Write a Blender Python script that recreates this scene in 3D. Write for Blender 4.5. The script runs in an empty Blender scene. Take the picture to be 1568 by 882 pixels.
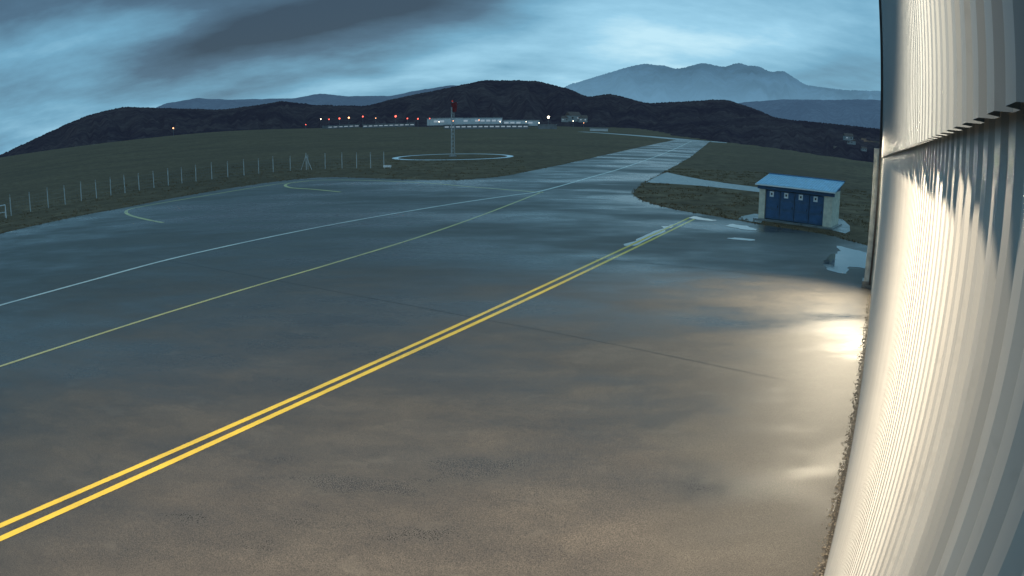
import bpy, bmesh, math, random
from mathutils import Vector, noise
random.seed(4)
sc=bpy.context.scene
sc.view_settings.view_transform='Standard'
try: sc.view_settings.look='None'
except: pass
sc.view_settings.exposure=0
col=bpy.context.collection
PI=math.pi; rad=math.radians

# ---------------------------------------------------------------- helpers
def link(o,parent=None):
    col.objects.link(o)
    if parent: o.parent=parent
    return o
def meshobj(name,vs,fs,mat=None,parent=None,smooth=False):
    me=bpy.data.meshes.new(name); me.from_pydata([tuple(v) for v in vs],[],fs); me.update()
    if smooth:
        for p in me.polygons: p.use_smooth=True
    if mat: me.materials.append(mat)
    return link(bpy.data.objects.new(name,me),parent)
def empty(name,loc=(0,0,0),rz=0):
    e=bpy.data.objects.new(name,None); e.location=loc; e.rotation_euler=(0,0,rz); return link(e)
def box(name,c,s,mat,parent=None,bevel=0,rz=0):
    bm=bmesh.new(); bmesh.ops.create_cube(bm,size=1)
    for v in bm.verts: v.co=Vector((v.co.x*s[0],v.co.y*s[1],v.co.z*s[2]))
    if bevel: bmesh.ops.bevel(bm,geom=bm.edges[:],offset=bevel,segments=2,affect='EDGES')
    me=bpy.data.meshes.new(name); bm.to_mesh(me); bm.free(); me.materials.append(mat)
    o=bpy.data.objects.new(name,me); o.location=c; o.rotation_euler=(0,0,rz); return link(o,parent)
def tubes(name,segs,mat,parent=None,n=6):
    vs=[];fs=[]
    for a,b,r in segs:
        a=Vector(a);b=Vector(b);d=(b-a).normalized()
        u=d.orthogonal().normalized();w=d.cross(u);k=len(vs)
        for P in (a,b):
            for i in range(n):
                t=2*PI*i/n; vs.append(P+r*(math.cos(t)*u+math.sin(t)*w))
        for i in range(n): fs.append((k+i,k+(i+1)%n,k+n+(i+1)%n,k+n+i))
        fs.append(tuple(k+i for i in range(n))[::-1]); fs.append(tuple(k+n+i for i in range(n)))
    return meshobj(name,vs,fs,mat,parent)
def catmull(pts,n=8):
    out=[]
    P=[pts[0]]+list(pts)+[pts[-1]]
    for i in range(1,len(P)-2):
        p0,p1,p2,p3=[Vector(q) for q in P[i-1:i+3]]
        for k in range(n):
            t=k/n
            out.append(0.5*((2*p1)+(-p0+p2)*t+(2*p0-5*p1+4*p2-p3)*t*t+(-p0+3*p1-3*p2+p3)*t**3))
    out.append(Vector(pts[-1])); return out
def ribbon(name,pts,w,z,mat,smooth=True,n=8):
    P=catmull(pts,n) if smooth else [Vector(p) for p in pts]
    vs=[];fs=[]
    for i,p in enumerate(P):
        a=P[max(i-1,0)];b=P[min(i+1,len(P)-1)];d=(b-a).normalized();nrm=Vector((-d.y,d.x))
        wj=w*(1+0.10*noise.noise(Vector((p.x*1.3,p.y*1.3,3))))
        vs+= [(p.x+nrm.x*wj/2,p.y+nrm.y*wj/2,z),(p.x-nrm.x*wj/2,p.y-nrm.y*wj/2,z)]
    for i in range(len(P)-1): fs.append((2*i,2*i+1,2*i+3,2*i+2))
    return meshobj(name,vs,fs,mat)
def poly(name,pts,z,mat):
    bm=bmesh.new(); v=[bm.verts.new((x,y,z)) for x,y in pts]; f=bm.faces.new(v)
    bmesh.ops.triangulate(bm,faces=[f])
    bmesh.ops.recalc_face_normals(bm,faces=bm.faces[:])
    for f in bm.faces:
        if f.normal.z<0: f.normal_flip()
    me=bpy.data.meshes.new(name); bm.to_mesh(me); bm.free(); me.materials.append(mat)
    return link(bpy.data.objects.new(name,me))
class NT:
    def __init__(s,tree): s.t=tree
    def n(s,typ,**kw):
        nd=s.t.nodes.new(typ)
        for k,v in kw.items():
            if k.startswith('_'): setattr(nd,k[1:],v)
        return nd
    def setin(s,inp,v):
        if hasattr(v,'is_output'): s.t.links.new(v,inp)
        elif v is not None:
            if isinstance(v,tuple) and len(v)==3 and inp.type=='RGBA': v=(*v,1)
            inp.default_value=v
    def math(s,op,a,b=None,c=None,clamp=False):
        nd=s.n('ShaderNodeMath'); nd.operation=op; nd.use_clamp=clamp
        s.setin(nd.inputs[0],a)
        if b is not None: s.setin(nd.inputs[1],b)
        if c is not None: s.setin(nd.inputs[2],c)
        return nd.outputs[0]
    def noise(s,vec,scale,detail=4,rough=.55,dist=0):
        nd=s.n('ShaderNodeTexNoise'); s.setin(nd.inputs['Vector'],vec); nd.inputs['Scale'].default_value=scale
        nd.inputs['Detail'].default_value=detail; nd.inputs['Roughness'].default_value=rough; nd.inputs['Distortion'].default_value=dist
        return nd.outputs[0]
    def mapping(s,vec,scale=(1,1,1),rot=(0,0,0),loc=(0,0,0)):
        nd=s.n('ShaderNodeMapping'); s.setin(nd.inputs[0],vec); nd.inputs['Scale'].default_value=scale
        nd.inputs['Rotation'].default_value=rot; nd.inputs['Location'].default_value=loc; return nd.outputs[0]
    def ramp(s,fac,stops):
        nd=s.n('ShaderNodeValToRGB'); s.setin(nd.inputs[0],fac); cr=nd.color_ramp
        while len(cr.elements)<len(stops): cr.elements.new(.5)
        for e,(p,c) in zip(cr.elements,stops):
            e.position=p; e.color=(*c,1) if isinstance(c,tuple) else (c,c,c,1)
        return nd.outputs[0]
    def mix(s,f,a,b,mode='MIX'):
        nd=s.n('ShaderNodeMix'); nd.data_type='RGBA'; nd.blend_type=mode
        s.setin(nd.inputs[0],f); s.setin(nd.inputs[6],a); s.setin(nd.inputs[7],b); return nd.outputs[2]
    def rng(s,v,a,b,c,d):
        nd=s.n('ShaderNodeMapRange'); s.setin(nd.inputs[0],v)
        for i,x in enumerate((a,b,c,d)): s.setin(nd.inputs[i+1],x)
        return nd.outputs[0]
def material(name):
    m=bpy.data.materials.new(name); m.use_nodes=True
    t=NT(m.node_tree); b=m.node_tree.nodes['Principled BSDF']
    pos=t.n('ShaderNodeNewGeometry').outputs['Position']
    return m,t,b,pos
def bump(t,b,h,strength,dist=.02):
    nd=t.n('ShaderNodeBump'); t.setin(nd.inputs['Height'],h); nd.inputs['Strength'].default_value=strength; nd.inputs['Distance'].default_value=dist
    t.t.links.new(nd.outputs[0],b.inputs['Normal'])
def simple(name,c,rough=.5,metal=0,var=.25,scale=3,spec=.5,emit=None,es=0):
    m,t,b,pos=material(name)
    n=t.noise(pos,scale,2)
    f=t.rng(n,.3,.7,1-var,1+var)
    cc=t.mix(1.0,tuple(c),f,'MULTIPLY')
    t.setin(b.inputs['Base Color'],cc); b.inputs['Roughness'].default_value=rough; b.inputs['Metallic'].default_value=metal
    b.inputs['Specular IOR Level'].default_value=spec
    if emit: b.inputs['Emission Color'].default_value=(*emit,1); b.inputs['Emission Strength'].default_value=es
    return m

# ---------------------------------------------------------------- camera (real wide lens, 86 deg, barrel distortion)
H=6.5; PITCH=rad(14.19)
cam=bpy.data.cameras.new('camera'); co=bpy.data.objects.new('camera',cam); link(co)
co.location=(0,0,H); co.rotation_euler=(PI/2-PITCH,0,0); sc.camera=co
cam.type='PANO'; cam.panorama_type='FISHEYE_EQUISOLID'; cam.sensor_width=36
cam.fisheye_lens=1024/1568*36; cam.fisheye_fov=PI; cam.lens=20
cam.clip_start=.02; cam.clip_end=40000

# ---------------------------------------------------------------- sky
w=bpy.data.worlds.new('World'); sc.world=w; w.use_nodes=True
t=NT(w.node_tree); bg=w.node_tree.nodes['Background']
D=t.n('ShaderNodeTexCoord').outputs['Generated']
sep=t.n('ShaderNodeSeparateXYZ'); t.setin(sep.inputs[0],D); X,Y,Z=sep.outputs
az=t.math('MULTIPLY',t.math('ARCTAN2',X,Y),180/PI)
el=t.math('MULTIPLY',t.math('ARCSINE',Z),180/PI)
zz=t.math('ADD',t.math('MAXIMUM',Z,0),.20)
cmb=t.n('ShaderNodeCombineXYZ'); t.setin(cmb.inputs[0],t.math('DIVIDE',X,zz)); t.setin(cmb.inputs[1],t.math('DIVIDE',Y,zz)); P=cmb.outputs[0]
n1=t.noise(t.mapping(P,(.75,.75,1),(0,0,.35),(3.1,7.7,0)),.8,1,.5)
n2=t.noise(t.mapping(P,(.9,1.2,1),(0,0,-.3),(13.1,1.7,0)),1.9,5,.58)
def gauss(a0,e0,sa,se,rot,amp):
    c,s_=math.cos(rad(rot)),math.sin(rad(rot))
    da=t.math('SUBTRACT',az,a0); de=t.math('SUBTRACT',el,e0)
    u=t.math('ADD',t.math('MULTIPLY',da,c/sa),t.math('MULTIPLY',de,s_/sa))
    v=t.math('SUBTRACT',t.math('MULTIPLY',de,c/se),t.math('MULTIPLY',da,s_/se))
    q=t.math('ADD',t.math('MULTIPLY',u,u),t.math('MULTIPLY',v,v))
    return t.math('MULTIPLY',t.math('EXPONENT',t.math('MULTIPLY',q,-1.0)),amp)
val=t.math('ADD',t.math('MULTIPLY',n1,1.2),.0)
val=t.math('ADD',val,t.math('MULTIPLY',t.math('SUBTRACT',n2,.5),.62))
for g_ in [(-18,9.0,16,2.0,9,-.60),(-26,13.5,24,2.6,4,-.42),(-12,4.5,3.5,.6,2,-.22),
           (14,7,17,5.5,0,.26),(-6,5.3,9,1.8,8,.30)]:
    val=t.math('ADD',val,gauss(*g_))
skycol=t.ramp(val,[(0,(.034,.066,.112)),(.3,(.075,.155,.245)),(.6,(.16,.385,.56)),(.85,(.32,.62,.82)),(1,(.52,.80,.94))])
ns=t.n('ShaderNodeTexSky'); ns.sky_type='NISHITA'; ns.sun_disc=False; ns.sun_elevation=rad(5); ns.sun_rotation=rad(200)
nsc=t.mix(1.0,ns.outputs[0],(.01,.01,.01),'MULTIPLY')
t.setin(bg.inputs[0],t.mix(1.0,skycol,nsc,'ADD')); bg.inputs[1].default_value=.97

sun=bpy.data.lights.new('sun','SUN'); sun.energy=.06; sun.angle=rad(40); sun.color=(.75,.88,1)
so=link(bpy.data.objects.new('sun',sun)); so.rotation_euler=(rad(70),0,rad(180-200))

# ---------------------------------------------------------------- materials
def asphalt(name,paint=None,lo=.7):
    m,t,b,pos=material(name)
    big=t.noise(t.mapping(pos,(.04,.10,1),(0,0,.15)),1.0,4,.62)
    mid=t.noise(t.mapping(pos,(.30,.55,1),(0,0,.25)),1.0,4,.70)
    grit=t.noise(pos,48,2,.9)
    c=t.ramp(mid,[(.3,(.054,.047,.040)),(.5,(.066,.058,.049)),(.7,(.080,.071,.060))])
    c=t.mix(1.0,c,t.rng(grit,.30,.70,.10,2.0),'MULTIPLY')
    wet=t.math('ADD',t.math('MULTIPLY',big,.80),t.math('MULTIPLY',mid,.20))
    s_=t.n('ShaderNodeSeparateXYZ'); t.setin(s_.inputs[0],pos)
    dist=t.math('ADD',t.math('MULTIPLY',s_.outputs[0],-.5),t.math('MULTIPLY',s_.outputs[1],.55))
    dry=t.rng(dist,2,22,.06,0.0)
    wd=t.math('ADD',wet,dry)
    r=t.rng(wd,.41,.59,.16,.60)
    r=t.math('ADD',r,t.rng(grit,.3,.7,-.07,.08))
    c=t.mix(1.0,c,t.rng(wet,.40,.62,.74,1.15),'MULTIPLY')
    if paint:
        wear=t.rng(grit,.42,.60,1.0,lo)
        wear2=t.rng(mid,.3,.6,.75,1.0)
        c=t.mix(t.math('MULTIPLY',wear,wear2),c,paint)
    else:
        st=t.noise(t.mapping(pos,(.75,1.2,1),(0,0,1.1),(9,4,0)),1.0,3,.7)
        c=t.mix(t.rng(st,.60,.68,0,.25),c,(.11,.10,.085))
        c=t.mix(t.rng(st,.37,.28,0,.14),c,(.032,.029,.026))
    t.setin(b.inputs['Base Color'],c); t.setin(b.inputs['Roughness'],r)
    b.inputs['Specular IOR Level'].default_value=.5
    bump(t,b,grit,.5,.007)
    return m
M_asph=asphalt('wet_asphalt')
M_yel=asphalt('yellow_paint',(.80,.55,.05),.8)
M_yel2=asphalt('yellow_paint_worn',(.72,.62,.22),.6)
M_whi=asphalt('white_paint_worn',(.80,.82,.74),.6)
M_ring=simple('white_ring_paint',(.75,.77,.78),.5,var=.15)
def concrete(name,c0=(.20,.205,.20),wet=.45):
    m,t,b,pos=material(name)
    a=t.noise(pos,1.2,4,.65); f=t.noise(pos,20,2,.7)
    c=t.mix(t.rng(a,.35,.65,0,1),tuple(x*.6 for x in c0),tuple(x*1.2 for x in c0))
    c=t.mix(1.0,c,t.rng(f,.3,.7,.8,1.2),'MULTIPLY')
    t.setin(b.inputs['Base Color'],c); t.setin(b.inputs['Roughness'],t.rng(a,.3,.7,wet-.2,wet+.2))
    return m
M_conc=concrete('wet_concrete',(.22,.23,.225),.4)
m,t,b,pos=material('grass'); M_grass=m
a=t.noise(t.mapping(pos,(1,1,1)),.03,3,.6); bb=t.noise(pos,.45,5,.78)
c=t.ramp(bb,[(.32,(.072,.046,.026)),(.48,(.130,.085,.048)),(.60,(.19,.130,.076)),(.75,(.28,.19,.12))])
c=t.mix(t.rng(a,.38,.62,0,.6),c,(.085,.058,.037))
t.setin(b.inputs['Base Color'],c); b.inputs['Roughness'].default_value=.9; b.inputs['Specular IOR Level'].default_value=.1
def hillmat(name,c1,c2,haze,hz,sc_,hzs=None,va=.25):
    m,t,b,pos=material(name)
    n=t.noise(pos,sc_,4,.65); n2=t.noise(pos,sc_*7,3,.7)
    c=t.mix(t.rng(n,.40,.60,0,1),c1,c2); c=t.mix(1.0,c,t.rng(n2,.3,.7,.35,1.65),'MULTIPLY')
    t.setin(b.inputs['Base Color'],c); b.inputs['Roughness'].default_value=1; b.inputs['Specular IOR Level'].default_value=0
    em=t.n('ShaderNodeEmission'); em.inputs[0].default_value=(*haze,1); em.inputs[1].default_value=1  # aerial haze painted in: constant glow mixed over the slope colour
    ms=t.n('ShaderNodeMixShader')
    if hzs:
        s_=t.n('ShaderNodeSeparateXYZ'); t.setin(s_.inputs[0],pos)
        base=t.rng(s_.outputs[2],hzs[0],hzs[1],hz+hzs[2],hz)  # painted haze thickens towards the foot of the slope
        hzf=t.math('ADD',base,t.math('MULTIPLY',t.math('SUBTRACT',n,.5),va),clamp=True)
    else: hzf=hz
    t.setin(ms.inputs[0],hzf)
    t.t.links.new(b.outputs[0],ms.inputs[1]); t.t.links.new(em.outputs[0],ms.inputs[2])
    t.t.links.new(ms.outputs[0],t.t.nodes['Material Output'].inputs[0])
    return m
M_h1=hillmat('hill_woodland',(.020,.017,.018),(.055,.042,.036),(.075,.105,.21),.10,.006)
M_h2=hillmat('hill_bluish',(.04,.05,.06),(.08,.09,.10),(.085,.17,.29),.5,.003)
M_h3=hillmat('mountain_painted_haze',(.02,.035,.06),(.07,.10,.15),(.16,.34,.50),.46,.0010,(100,950,.48),.28)

# ---------------------------------------------------------------- ground sheet
def lerp_tab(tab,x):
    if x<=tab[0][0]: return tab[0][1]
    for (a,va),(b_,vb) in zip(tab,tab[1:]):
        if x<=b_:
            k=(x-a)/(b_-a); return va+(vb-va)*k
    return tab[-1][1]
def smooth(k): k=max(0,min(1,k)); return k*k*(3-2*k)
CREST=[(9,2000),(12,900),(14,480),(17.6,345),(26.2,236),(31.4,208),(50,190),(70,190),(90,400)]
def ground_z(x,y):
    r=math.hypot(x,y); a=math.degrees(math.atan2(x,y)); z=0
    if a<-3 and a>-120: z+= 11*smooth((-3-a)/25)*smooth((r-200)/700)
    if 9<a<90:
        rc=lerp_tab(CREST,a); z-= 26*smooth((r-rc)/140)
    return z
vs=[(0,0,0)];fs=[]
NA=720; rr=[]; r=3
while r<30000: rr.append(r); r*=1.075
for r in rr:
    for i in range(NA):
        a=2*PI*i/NA; x,y=r*math.sin(a),r*math.cos(a); vs.append((x,y,ground_z(x,y)-.0))
for i in range(NA): fs.append((0,1+(i+1)%NA,1+i))
for k in range(len(rr)-1):
    for i in range(NA):
        a=1+k*NA+i; b_=1+k*NA+(i+1)%NA; fs.append((a,b_,b_+NA,a+NA))
meshobj('ground',vs,fs,M_grass,smooth=True)

# ---------------------------------------------------------------- apron / taxiway
apL=[(-45.9,45.5),(-43.1,53.0),(-39.6,59.2),(-35.8,69.1),(-31.1,78.6),(-28.0,82.5),(-24.2,84.2),(-18.0,81.0),(-12.4,77.4),(-6.1,76.0),(-1.9,79.6),(1.4,86.9),(9.0,107.5),(25.7,157.6),(54.9,245.8),(79.2,318.0)]
apR=[(94.5,311),(41.2,149.2),(22.0,93.9),(15.4,75.5),(11.9,64.0),(11.2,58.3),(11.7,54.1),(13.0,50.3),(15.2,47.1),(17.2,44.0),(21.0,40.0),(21.6,38.2),(22.2,36.0)]
def rough_edge(pts,amp=.12):
    o=[]
    P=catmull(pts,4)
    for a,b_ in zip(P,P[1:]):
        L=(b_-a).length; n=max(1,int(L/max(1.3,a.length/45))); d=(b_-a)/L; nn=Vector((-d.y,d.x))
        for i in range(n):
            p=a+d*L*i/n; s=noise.noise(Vector((p.x*.9,p.y*.9,0)))*amp*2+noise.noise(Vector((p.x*3,p.y*3,5)))*amp
            o.append((p.x+nn.x*s,p.y+nn.y*s))
    o.append(tuple(P[-1])); return o
outline=[(-60,-40),(-50,30)]+rough_edge(apL)+rough_edge(apR)+[(26,32),(60,20),(60,-40)]
poly('apron',outline,.004,M_asph)
poly('runway',[(95.5,312),(93,303),(101,303),(104,315),(95.5,330),(74,440),(58,520),(50,520),(66,430),(80,320)],.006,M_conc)
path=[(21.6,91.3),(22.6,85),(23.7,80.8),(25.6,76.5),(29.0,72.1),(34,66),(32,61.5),(27.5,66),(23.5,70),(20.0,72.6),(17.5,73.6),(15.0,74.2),(17.5,81),(20,88)]
poly('concrete_path',path,.008,M_conc)
poly('concrete_path',[(16.4,46.0),(17.6,44.4),(18.2,45.6),(18.0,46.6),(19.9,48.9),(19.0,49.4),(17.2,47.6)],.012,M_conc)
poly('concrete_path',[(22.3,42.2),(22.8,40.9),(23.8,42.0),(25.2,44.6),(26.4,48.0),(25.2,50.2),(24.2,49.2),(24.4,45.5)],.012,M_conc)

# markings
dA=[(-15,-1.6),(-9.6,7.5),(-4.3,16.4),(0.9,25.4),(12.8,46.4)]
dB=[(-14.6,-2.0),(-9.3,7.1),(-4.2,15.9),(1.35,25.35),(13.2,46.1)]
ribbon('yellow_line_marking',dA,.17,.010,M_yel,n=30); ribbon('yellow_line_marking',dB,.18,.010,M_yel,n=30)
ribbon('yellow_guide_line',[(-24,2.5),(-16.6,15.3),(-13.6,20.9),(-11.1,25.7),(-8.4,30.9),(-5.2,38.0),(-1.8,47.5),(2.85,62.5)],.18,.010,M_yel2,n=20)
ribbon('white_guide_line',[(-27,16.5),(-23.4,22.4),(-21.0,26.9),(-18.7,31.9),(-15.7,37.0),(-12.1,42.7),(-8.4,48.0),(-3.9,54.3),(0,59.3),(2.9,63.5),(8.9,78.5),(17.7,101.8),(33.5,148),(52,205),(84,306)],.28,.014,M_whi,n=16)
ribbon('curved_guide_line',[(-27.4,46.6),(-30.5,49.0),(-34.3,52.3),(-36.7,55.1),(-37.7,57.6),(-36.6,60.5),(-33.7,65.5),(-30.5,72.2),(-27.7,77.4),(-23.7,79.9),(-17.5,77.6),(-10.4,73.2),(-4.2,67.5),(1.0,63.2),(2.9,61.8)],.34,.010,M_yel2,n=10)
ribbon('curved_guide_line',[(-17.0,64.5),(-21.0,68.2),(-24.4,70.9),(-26.4,74.4),(-26.6,77.2),(-25.0,79.3)],.36,.014,M_yel2,n=10)
# sealed pavement joints
M_seal=simple('joint_sealant',(.018,.016,.015),.45,var=.5)
ribbon('pavement_joint',[(4.0,31.5),(8.8,29.4),(14.5,26.6)],.05,.007,M_seal,n=20)
ribbon('pavement_joint',[(10.5,41.9),(14.6,38.6),(19.6,34.8)],.06,.007,M_seal,n=20)
ribbon('pavement_joint',[(-30,38),(-14,29.2),(0.5,20.5),(7.6,15.4)],.03,.007,M_seal,n=30)
# puddles
m,t,b,pos=material('puddle_water'); M_pud=m
b.inputs['Base Color'].default_value=(.04,.045,.05,1); t.setin(b.inputs['Roughness'],t.rng(t.noise(pos,1.5,2),.3,.7,.01,.12))
b.inputs['IOR'].default_value=1.5; b.inputs['Specular IOR Level'].default_value=.8
def blob(name,pts,z,mat,amp=.15):
    P=catmull(pts+[pts[0]],6)[:-1]
    Q=[(p.x+amp*noise.noise(Vector((p.x*2,p.y*2,1))),p.y+amp*noise.noise(Vector((p.x*2,p.y*2,7)))) for p in P]
    return poly(name,Q,z,mat)
blob('puddle',[(19.4,36.2),(20.4,34.6),(20.6,33.0),(19.4,31.2),(18.1,29.6),(17.3,30.2),(16.1,28.5),(15.5,29.4),(16.5,31.7),(17.9,33.4),(18.9,34.4)],.016,M_pud,.3)
blob('puddle',[(15.1,43.6),(16.1,42.2),(15.9,41.0),(15.2,41.6),(14.3,42.8)],.016,M_pud,.5)
blob('puddle',[(13.0,46.9),(14.4,45.5),(14.0,44.9),(12.6,45.6)],.016,M_pud,.5)
blob('puddle',[(13.4,38.1),(14.5,37.5),(14.1,37.0),(12.9,37.6)],.016,M_pud,.3)
blob('puddle',[(6.5,34.8),(9.3,39.9),(10.6,42.4),(10.35,42.6),(8.4,39.4),(6.2,35.3)],.008,M_pud,.35)

# ---------------------------------------------------------------- hangar wall
WA=rad(31.5); U=Vector((math.sin(WA),math.cos(WA),0)); N=Vector((-math.cos(WA),math.sin(WA),0))
DW=.29
def W(s,o,z): return U*s - N*DW + N*o + Vector((0,0,z))
def cladmat(name,c,rough):
    m,t,b,pos=material(name)
    n=t.noise(t.mapping(pos,(2,2,.25)),1.5,3,.6); f=t.noise(pos,8,3,.7)
    cc=t.mix(t.rng(n,.3,.7,0,1),tuple(x*.80 for x in c),c)
    cc=t.mix(t.rng(f,.58,.75,0,.35),cc,tuple(x*.55 for x in c))
    s_=t.n('ShaderNodeSeparateXYZ'); t.setin(s_.inputs[0],pos)
    dirt=t.math('MULTIPLY',t.rng(s_.outputs[2],0,.7,.7,0),t.rng(n,.3,.7,.4,1))
    cc=t.mix(dirt,cc,(.10,.085,.06))
    t.setin(b.inputs['Base Color'],cc); t.setin(b.inputs['Roughness'],t.rng(n,.3,.7,rough-.08,rough+.1))
    return m
M_wall=cladmat('white_metal_cladding',(.50,.50,.48),.5)
M_up=cladmat('grey_metal_cladding',(.20,.225,.24),.55)
M_dark=simple('dark_trim',(.03,.022,.02),.5)
M_col=simple('light_column_paint',(.42,.43,.40),.5)
hang=empty('hangar_building')
def cladding(name,s0,s1,pitch,depth,out,zb,zt,mat):
    vs=[];fs=[];s=s0;prof=[]
    while s<s1:
        for ds,o in ((0,0),(.30,0),(.42,1),(.86,1),(.98,0)):
            prof.append((s+ds*pitch,o*depth))
        s+=pitch
    for s,o in prof:
        vs.append(W(s,out+o,zb(s))); vs.append(W(s,out+o,zt))
    for i in range(len(prof)-1): fs.append((2*i,2*i+2,2*i+3,2*i+1))
    return meshobj(name,vs,fs,mat,hang)
cladding('lower_cladding',-6,29.0,.155,.028,0,lambda s:.12,6.9,M_wall)
zed=lambda s:6.60-.0258*max(s,-1)
cladding('upper_cladding',-6,28.9,.18,.030,.060,zed,14,M_up)
def wbox(name,s0,s1,o0,o1,z0,z1,mat,parent=hang):
    vs=[W(s,o,z) for s in (s0,s1) for o in (o0,o1) for z in (z0,z1)]
    return meshobj(name,vs,[(0,1,3,2),(4,6,7,5),(0,4,5,1),(2,3,7,6),(0,2,6,4),(1,5,7,3)],mat,parent)
wbox('end_trim',28.9,29.15,-.1,.20,5.83,14,M_dark)
wbox('corner_flashing',29.0,29.12,-.25,.06,0,5.82,M_col)
wbox('plinth',-6,29.0,-.3,-.005,0,.6,M_conc)
wbox('back_structure',-6,29.0,-14,-.31,0,13.9,M_up)
wbox('end_column',30.2,30.75,-.35,.44,0.3,6.2,M_col)
wbox('end_column_foot',30.1,30.85,-.4,.52,0,.3,M_conc)
wbox('end_column_rail',29.9,30.0,.10,.20,0.2,8.6,M_dark)
wbox('door_track',29.16,36,-.2,.02,6.5,6.75,M_dark)
wbox('rear_wall',30.9,36,-.6,-.3,0,8.3,M_col)
M_grav=simple('gravel',(.16,.14,.11),.9,var=.6,scale=14)
vs=[];fs=[]
for i in range(2600):
    s=random.uniform(.5,29); o=abs(random.gauss(0,.10))+.02; r=random.uniform(.008,.032)*(1 if o<.2 else .6)
    c=W(s,o,.006); a=random.random()*6
    base=[c+Vector((math.cos(a+j*1.57)*r*random.uniform(.7,1.3),math.sin(a+j*1.57)*r*random.uniform(.7,1.3),0)) for j in range(4)]
    top=c+Vector((0,0,r*random.uniform(.6,1.2))); kk=len(vs); vs+=base+[top]
    for j in range(4): fs.append((kk+j,kk+(j+1)%4,kk+4))
meshobj('gravel',vs,fs,M_grav)
M_joint=simple('joint_dirt',(.035,.028,.02),.8,var=.6,scale=5)
P=[];Q=[]
s=-2
while s<29.2:
    P.append(W(s,.10+.05*noise.noise(Vector((s*2,0,0)))+.03*noise.noise(Vector((s*9,0,0))),0)); Q.append(W(s,-.28,0)); s+=.12
vs=[];fs=[]
for p,q in zip(P,Q): vs+=[(p.x,p.y,.013),(q.x,q.y,.013)]
for i in range(len(P)-1): fs.append((2*i,2*i+1,2*i+3,2*i+2))
meshobj('wall_joint',vs,fs,M_joint)

# lamps on the hangar
M_lampbody=simple('lamp_housing',(.12,.12,.12),.4)
def flood(name,s,o,z,ts,to,energy,size,blend,color,radius=.12):
    e=empty(name)
    wbox('bracket',s-.03,s+.03,.0,o,z+.10,z+.16,M_lampbody,e)
    wbox('housing',s-.12,s+.12,o-.12,o+.12,z+.16,z+.24,M_lampbody,e)
    L=bpy.data.lights.new(name+'_bulb','SPOT'); L.energy=energy; L.spot_size=rad(size); L.spot_blend=blend; L.color=color; L.shadow_soft_size=radius
    lo=link(bpy.data.objects.new('bulb',L),e); lo.location=W(s,o,z)
    d=W(ts,to,0)-W(s,o,z); lo.rotation_euler=d.to_track_quat('-Z','Y').to_euler()
flood('floodlight',1.0,1.1,10.2,6.5,7.6,21500,112,1,(1,.82,.60))
flood('floodlight',30.5,.95,6.35,23,3.6,11500,106,1,(1,.86,.62),.35)

# ---------------------------------------------------------------- equipment shed
sh=empty('equipment_shed',(18.1,46.3,0),math.atan2(-.643,.766))
M_blue=simple('blue_door_paint',(.045,.10,.19),.45,var=.2)
M_blue2=simple('blue_fascia',(.038,.10,.21),.4,var=.15)
M_cream=simple('cream_plaster',(.66,.62,.50),.8,var=.15)
M_sign=simple('white_sign',(.80,.82,.82),.4,var=.05)
M_roof=simple('blue_roof_sheet',(.20,.40,.56),.35,var=.2)
L=5.7; Dp=2.7
box('floor_slab',(L/2,Dp/2-.1,.06),(L+.5,Dp+.7,.12),M_conc,sh,.01)
box('pier',(.24,.3,1.25),(.48,.6,2.26),M_cream,sh,.01)
box('pier',(L-.32,.3,1.25),(.64,.6,2.26),M_cream,sh,.01)
box('side_wall',(.12,1.65,1.35),(.24,2.09,2.45),M_cream,sh)
box('side_wall',(L-.12,1.65,1.35),(.24,2.09,2.45),M_cream,sh)
box('back_wall',(L/2,Dp-.1,1.45),(L-.49,.2,2.65),M_cream,sh)
x0,x1=.485,L-.645; nd=4; dw=(x1-x0)/nd
for i in range(nd):
    cx=x0+dw*(i+.5)
    box('door_%d'%(i+1),(cx,.16,1.2),(dw-.04,.06,2.08),M_blue,sh,.008)
    for zc in (.55,1.25,1.95):
        box('door_panel',(cx,.118,zc),(dw-.26,.022,.52),M_blue2,sh,.006)
    box('sign',(cx-.1,.098,1.98),(.32,.012,.40),M_sign,sh)
    box('sign_pictogram',(cx-.1,.088,1.99),(.12,.006,.16),M_dark,sh)
    box('handle',(cx+dw*.36,.10,1.1),(.04,.05,.16),M_dark,sh)
    box('door_gap',(cx+dw/2,.20,1.2),(.05,.02,2.08),M_dark,sh)
box('fascia',(L/2,-.02,2.47),(L+.30,.10,.34),M_blue2,sh,.01)
vs=[];fs=[]
nx=60
for i in range(nx+1):
    x=-.25+(L+.5)*i/nx; dz=.035*(1 if i%2 else 0)
    vs.append((x,-.32,2.66+dz)); vs.append((x,Dp+.25,3.26+dz)); 
for i in range(nx): fs.append((2*i,2*i+2,2*i+3,2*i+1))
k=len(vs); 
vs+=[(-.25,-.32,2.60),(L+.25,-.32,2.60),(L+.25,Dp+.25,3.20),(-.25,Dp+.25,3.20)]; fs+=[(k,k+3,k+2,k+1)]
meshobj('roof_sheet',vs,fs,M_roof,sh)
box('gutter',(L/2,-.36,2.62),(L+.5,.09,.09),M_sign,sh,.01)
meshobj('gable_side',[(L-.001,.6,2.57),(L-.001,Dp,2.57),(L-.001,Dp,3.2),(L-.001,.6,2.75)],[(0,1,2,3)],M_blue2,sh)
box('ridge_cap',(L/2,Dp+.27,3.30),(L+.56,.12,.06),M_blue2,sh)

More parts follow.
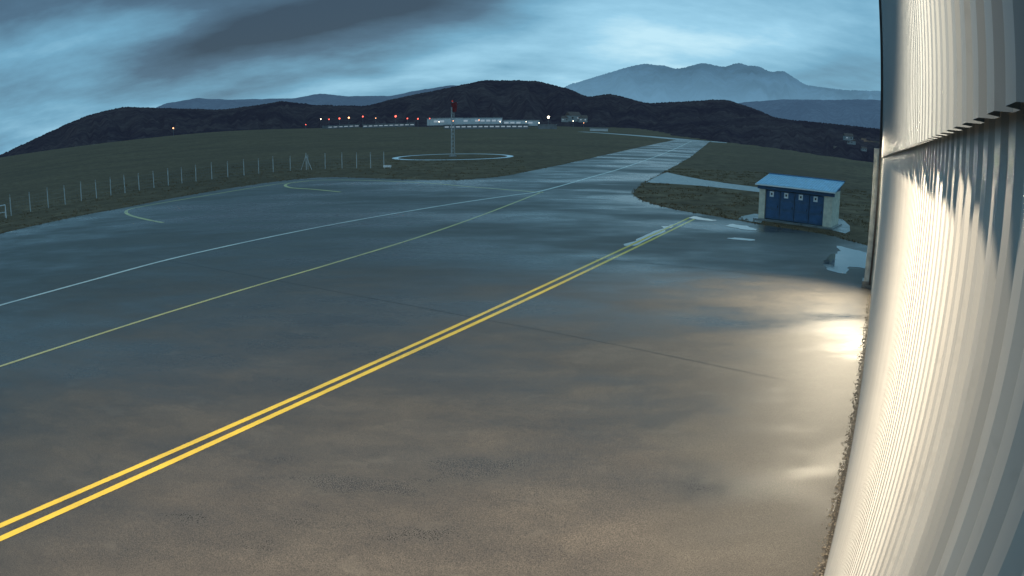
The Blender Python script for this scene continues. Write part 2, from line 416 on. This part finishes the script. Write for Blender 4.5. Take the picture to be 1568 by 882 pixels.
# ---------------------------------------------------------------- windsock mast + ring
M_mast=simple('mast_galvanised',(.42,.42,.42),.5,var=.1)
M_red=simple('red_fabric',(.17,.015,.02),.7,var=.2)
M_redem=simple('red_lamp',(.6,.03,.02),.3,emit=(1,.08,.04),es=.15)
ms=empty('windsock_mast',(-11.4,128.6,0)); HM=9.6
segs=[]
R0=.42
for j in range(3):
    a=j*2*PI/3+.3; segs.append(((R0*math.cos(a),R0*math.sin(a),0),(R0*.75*math.cos(a),R0*.75*math.sin(a),HM),.055))
nz=14
for i in range(nz):
    z0,z1=HM*i/nz,HM*(i+1)/nz
    for j in range(3):
        a=j*2*PI/3+.3; b_=a+2*PI/3
        if i%2: a,b_=b_,a
        segs.append(((R0*.9*math.cos(a),R0*.9*math.sin(a),z0),(R0*.85*math.cos(b_),R0*.85*math.sin(b_),z1),.035))
tubes('lattice',segs,M_mast,ms)
box('base_pad',(0,0,.1),(1.4,1.4,.2),M_conc,ms,.02)
tubes('top_pole',[((0,0,HM-.2),(0,0,HM+1.2),.05),((0,0,HM+.9),(.9,0,HM+.9),.04)],M_mast,ms)
vs=[];fs=[]
for i in range(9):
    tt=i/8; r=.60-.26*tt; cx=.25+.22*math.sin(tt*1.2); cz=HM+.9-1.8*tt
    for j in range(12):
        a=2*PI*j/12; rr_=r*(1+.18*math.sin(3*a+tt*4)); vs.append((cx+rr_*math.cos(a),rr_*.8*math.sin(a),cz+.15*math.cos(a)*(1-tt)))
for i in range(8):
    for j in range(12): fs.append((i*12+j,i*12+(j+1)%12,(i+1)*12+(j+1)%12,(i+1)*12+j))
meshobj('windsock',vs,fs,M_red,ms,True)
box('obstruction_lamp',(0,0,HM+1.2),(.28,.28,.3),M_redem,ms,.05)
vs=[];fs=[];n=96
for i in range(n):
    a=2*PI*i/n
    for r in (10.5,11.7): vs.append((-11.4+r*math.cos(a),128.6+r*math.sin(a),.03))
for i in range(n): j=(i+1)%n; fs.append((2*i,2*i+1,2*j+1,2*j))
meshobj('windsock_circle_marking',vs,fs,M_ring)

# ---------------------------------------------------------------- fence
M_post=simple('concrete_post',(.48,.49,.48),.8,var=.2)
M_wire=simple('fence_wire',(.18,.19,.19),.5)
fl=[(-64,47),(-58.2,58.6),(-54.2,69.0),(-50.7,78.5),(-46.5,87.9),(-42.2,93.5),(-36.4,99.5),(-28.7,101.3),(-21.1,99.5),(-19,98.6)]
F=catmull(fl,20); pts=[F[0]];acc=0
for a,b_ in zip(F,F[1:]):
    acc+=(b_-a).length
    if acc>=2.45: pts.append(b_); acc=0
fe=empty('wire_fence'); segs=[];wires=[]
for i,p in enumerate(pts):
    lean=random.uniform(-.04,.04); h=2.15+random.uniform(-.08,.08)
    segs.append(((p.x,p.y,0),(p.x+lean,p.y,h),.065))
    d=Vector((p.x,p.y)).normalized()
    segs.append(((p.x+lean,p.y,h),(p.x+lean-d.x*.22,p.y-d.y*.22,h+.25),.05))
    if i:
        q=pts[i-1]
        for z in (.15,.6,1.05,1.5,1.95): wires.append(((q.x,q.y,z),(p.x,p.y,z-.0),.009))
        for kx in range(1,6):
            xx=q.x+(p.x-q.x)*kx/6; yy=q.y+(p.y-q.y)*kx/6; wires.append(((xx,yy,.15),(xx,yy,1.95),.005))
tubes('posts',segs,M_post,fe); tubes('wires',wires,M_wire,fe,4)
br=Vector((-32.0,100.6)); 
tubes('corner_brace',[((br.x,br.y,0),(br.x,br.y,2.7),.07),((br.x-.9,br.y,0),(br.x,br.y,2.3),.05),((br.x+.9,br.y,0),(br.x,br.y,2.3),.05)],M_post,fe)
gt=empty('small_gate_frame',(-57.6,56.6,0),.9)
tubes('frame',[((0,0,0),(0,0,1.5),.05),((1.4,0,0),(1.4,0,1.5),.05),((0,0,1.5),(1.4,0,1.5),.05),((0,0,.7),(1.4,0,.7),.03),((0,0,1.5),(0,1.0,0),.04),((1.4,0,1.5),(1.4,1.0,0),.04)],M_ring,gt)
mb=empty('marker_board',(-18.4,97.6,0)); box('panel',(0,0,.35),(1.2,.08,.3),M_ring,mb,.01); tubes('legs',[((-.45,0,0),(-.45,0,.25),.03),((.45,0,0),(.45,0,.25),.03)],M_post,mb)

# ---------------------------------------------------------------- grass tufts near the apron
M_tuft=simple('grass_blades',(.165,.112,.064),.9,var=.5,scale=2,spec=.1)
def inpoly(x,y,P):
    c=False;j=len(P)-1
    for i in range(len(P)):
        if (P[i][1]>y)!=(P[j][1]>y) and x<(P[j][0]-P[i][0])*(y-P[i][1])/(P[j][1]-P[i][1])+P[i][0]: c=not c
        j=i
    return c
vs=[];fs=[]
def tuft(x,y,h):
    for _ in range(4):
        a=random.random()*2*PI; w_=random.uniform(.03,.08)*h/.2; dx,dy=math.cos(a)*w_,math.sin(a)*w_
        ox,oy=random.uniform(-.15,.15),random.uniform(-.15,.15); k=len(vs)
        vs.extend([(x+ox-dx,y+oy-dy,0),(x+ox+dx,y+oy+dy,0),(x+ox+random.uniform(-.1,.1),y+oy+random.uniform(-.1,.1),h*random.uniform(.6,1.3))]); fs.append((k,k+1,k+2))
shp=[(17.4,46.6),(22.6,40),(26.6,46.5),(21,50.5)]
cnt=0
for _ in range(60000):
    if cnt>9000: break
    if random.random()<.55: x,y=random.uniform(10,45),random.uniform(36,100)
    else: x,y=random.uniform(-62,2),random.uniform(44,125)
    if inpoly(x,y,outline) or inpoly(x,y,path) or inpoly(x,y,shp): continue
    if noise.noise(Vector((x*.35,y*.35,2)))<-.02: continue
    tuft(x,y,random.uniform(.05,.15)); cnt+=1
for e in (outline[2:],):
    for (ax,ay),(bx,by) in zip(e,e[1:]):
        if ay>130 or by>130 or ay<35: continue
        for _ in range(4):
            k=random.random(); tuft(ax+(bx-ax)*k+random.uniform(-.15,.15),ay+(by-ay)*k+random.uniform(-.15,.15),random.uniform(.05,.16))
meshobj('grass_tufts',vs,fs,M_tuft)

# ---------------------------------------------------------------- hills
def hill(name,tab,R,Rb,zb,mat,amp,tree=0,N_=700,M_=22,seed=0,az0=None,az1=None):
    a0=tab[0][0] if az0 is None else az0; a1=tab[-1][0] if az1 is None else az1
    vs=[];fs=[]
    for i in range(N_+1):
        a=a0+(a1-a0)*i/N_
        e=sum(lerp_tab(tab,a+d*.35)*w_ for d,w_ in ((-1,.25),(0,.5),(1,.25)))
        e+=.05*noise.noise(Vector((a*1.1,seed,0)))+.02*noise.noise(Vector((a*4,seed,0)))
        zr=6.5+R*math.tan(rad(e))
        zr+=tree*(noise.noise(Vector((a*9,seed,3)))+.8*noise.noise(Vector((a*26,seed,4))))
        for j in range(M_+6):
            k=j/(M_-1)
            if k<=1:
                r=Rb+(R-Rb)*k; sp=noise.noise(Vector((a*.55+k*.9,k*1.6,seed+.5)))*.28*math.sin(PI*k)+noise.noise(Vector((a*1.9,k*3,seed+9)))*.10*math.sin(PI*k)
                z=zb+(zr-zb)*max(0,min(1,(k**1.25)+sp*1.0))
                lim=6.5+r*(zr-6.5)/R
                z=min(z,lim-.0) if k<1 else z
            else:
                q=(k-1)*(M_-1)/6; r=R*(1+.5*q); z=zr+(zb-zr)*smooth(q)
            vs.append((r*math.sin(rad(a)),r*math.cos(rad(a)),z+ (amp*noise.noise(Vector((a*3,k*9,seed))) if 0<k<.97 else 0)))
    m_=M_+6
    for i in range(N_):
        for j in range(m_-1): fs.append((i*m_+j,(i+1)*m_+j,(i+1)*m_+j+1,i*m_+j+1))
    return meshobj(name,vs,fs,mat,smooth=True)
front=[(-60,.3),(-52,.2),(-44.7,.5),(-41.7,1.3),(-38.7,2.2),(-36.3,2.8),(-33.4,3.1),(-29.4,2.6),(-24.8,2.1),(-21.4,2.3),(-19.7,2.5),(-16.9,2.0),(-12.4,1.7),(-10.2,2.2),(-5.8,3.0),(-2.4,3.7),(2.0,3.65),(4.8,3.0),(6.4,2.3),(8.4,2.65),(11.4,1.9),(14.8,2.2),(18.1,2.55),(20.4,2.0),(22.4,1.3),(26,.9),(31.2,.6),(45,1.2),(60,1.5)]
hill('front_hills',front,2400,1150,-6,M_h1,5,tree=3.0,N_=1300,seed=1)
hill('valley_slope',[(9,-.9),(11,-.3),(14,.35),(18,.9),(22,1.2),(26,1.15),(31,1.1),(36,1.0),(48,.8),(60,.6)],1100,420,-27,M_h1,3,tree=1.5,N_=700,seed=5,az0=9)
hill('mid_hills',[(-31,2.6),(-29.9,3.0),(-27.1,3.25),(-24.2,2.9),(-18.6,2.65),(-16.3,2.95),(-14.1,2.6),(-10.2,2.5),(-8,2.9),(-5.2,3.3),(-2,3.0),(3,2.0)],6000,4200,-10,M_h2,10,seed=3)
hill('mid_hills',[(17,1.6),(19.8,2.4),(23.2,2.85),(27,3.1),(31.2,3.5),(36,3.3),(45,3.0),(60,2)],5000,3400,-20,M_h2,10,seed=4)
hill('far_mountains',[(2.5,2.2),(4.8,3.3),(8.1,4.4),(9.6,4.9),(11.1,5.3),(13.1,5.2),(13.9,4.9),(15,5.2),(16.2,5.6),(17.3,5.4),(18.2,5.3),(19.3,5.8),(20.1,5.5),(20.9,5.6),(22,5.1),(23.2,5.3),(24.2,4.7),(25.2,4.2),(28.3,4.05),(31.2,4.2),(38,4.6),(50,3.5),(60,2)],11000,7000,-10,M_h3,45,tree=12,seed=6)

# ---------------------------------------------------------------- airport buildings
M_tw=simple('terminal_white',(.55,.57,.58),.5,var=.1,scale=.2)
M_td=simple('terminal_grey',(.16,.18,.20),.5,var=.2,scale=.2)
M_win=simple('window_lit',(.3,.35,.4),.2,emit=(.75,.9,1.0),es=.25)
def azp(a,r,z=0): return (r*math.sin(rad(a)),r*math.cos(rad(a)),z)
def block(parent,a,r,w_,h,d,mat,z0=0,win=True,name='block'):
    x,y,_=azp(a,r); rz=-rad(a)
    box(name,(x,y,z0+h/2),(w_,d,h),mat,parent,rz=rz)
    box('roof_edge',(x,y,z0+h+.3),(w_+1,d+1,.6),M_td,parent,rz=rz)
    if win:
        n=max(2,int(w_/6)); 
        for i in range(n):
            off=(i-(n-1)/2)*w_/n
            if random.random()<.2: continue
            fx=x+math.cos(rz)*off+math.sin(rz)*(d/2+.1); fy=y+math.sin(rz)*off-math.cos(rz)*(d/2+.1)
            box('window',(fx,fy,z0+h*.55),(w_/n*.7,.2,h*.28),M_win,parent,rz=rz)
tb=empty('terminal_building')
block(tb,-5.7,760,40,8,20,M_tw,z0=4.5)
block(tb,-2.5,760,44,7.0,20,M_tw,z0=5.2)
block(tb,.8,760,40,6.2,18,M_tw,z0=3.2)
block(tb,-2.2,740,92,4.5,14,M_td,z0=0)
block(tb,3.0,720,20,4.5,14,M_td,z0=0,win=False)
lb=empty('apron_service_building')
block(lb,-10.5,780,60,3.6,14,M_td,z0=4)
block(lb,-14.6,800,44,3.2,14,M_td,z0=5)
hb=empty('airfield_shed'); block(hb,7.4,600,16,2.6,8,M_tw,z0=-.3,win=False)
M_or=simple('orange_light',(.8,.3,.1),.3,emit=(1,.42,.2),es=4)
M_rd=simple('red_light',(.8,.1,.1),.3,emit=(1,.12,.08),es=3.5)
M_wl=simple('white_light',(.8,.8,.8),.3,emit=(1,.86,.62),es=7)
def alight(a,r,e,mat,rad_=.9,name='airfield_light'):
    z=6.5+r*math.tan(rad(e)); x,y,_=azp(a,r); p=empty(name,(x,y,0))
    tubes('pole',[((0,0,-5),(0,0,z),.15)],M_td,p)
    bm=bmesh.new(); bmesh.ops.create_icosphere(bm,subdivisions=1,radius=rad_); me=bpy.data.meshes.new('lamp'); bm.to_mesh(me); bm.free(); me.materials.append(mat)
    o=link(bpy.data.objects.new('lamp',me),p); o.location=(0,0,z)
for a,e,m_,rr_ in [(-16.3,.75,M_wl,.5),(-15.6,.7,M_rd,.6),(-14.7,.72,M_rd,.9),(-13.9,.75,M_or,1.0),(-12.7,.8,M_rd,.8),(-11.6,.62,M_or,.5),(-9.9,.72,M_rd,1.1),(-8.9,.5,M_rd,.7),(-8.0,.45,M_rd,.8),(-7.0,.45,M_rd,.6),(-5.0,.2,M_or,.5),(-2.8,.25,M_or,.5),(3.1,.5,M_wl,1.4),(5.2,.2,M_wl,.5),(-17.6,.35,M_rd,.5),(-29.1,.9,M_or,.8),(-6.2,.15,M_wl,.5),(-1.0,.1,M_wl,.5),(1.2,.1,M_wl,.4),(2.3,.0,M_wl,.5),(6.1,.05,M_or,.4)]:
    alight(a,690,e,m_,rr_)
M_hw=simple('house_wall',(.30,.31,.32),.8); M_hr=simple('house_roof',(.12,.08,.07),.8)
def house(a,r,z0,w_,h):
    x,y,_=azp(a,r); e=empty('village_house',(x,y,z0),-rad(a)+random.uniform(-.5,.5))
    box('walls',(0,0,h/2),(w_,w_*.8,h),M_hw,e)
    d=w_*.4+.4; q=w_/2+.4
    meshobj('roof',[(-q,-d,h),(q,-d,h),(q,d,h),(-q,d,h),(-q,0,h+w_*.3),(q,0,h+w_*.3)],[(0,1,5,4),(3,4,5,2),(0,4,3),(1,2,5)],M_hr,e)
    for dx in (-.25,.25): box('window',(dx*w_,-w_*.4-.03,h*.6),(w_*.14,.06,h*.25),M_win if random.random()<.5 else M_dark,e)
for a,e_,w_ in [(28.9,-.15,10),(29.2,-.45,8),(28.0,-1.25,9),(28.3,-1.35,7),(30.3,-.9,6),(5.2,.15,14),(6.0,.1,10),(4.6,.1,9)]:
    r=760; house(a,r,6.5+r*math.tan(rad(e_)),w_,w_*.5)
print('objs',len(bpy.data.objects))
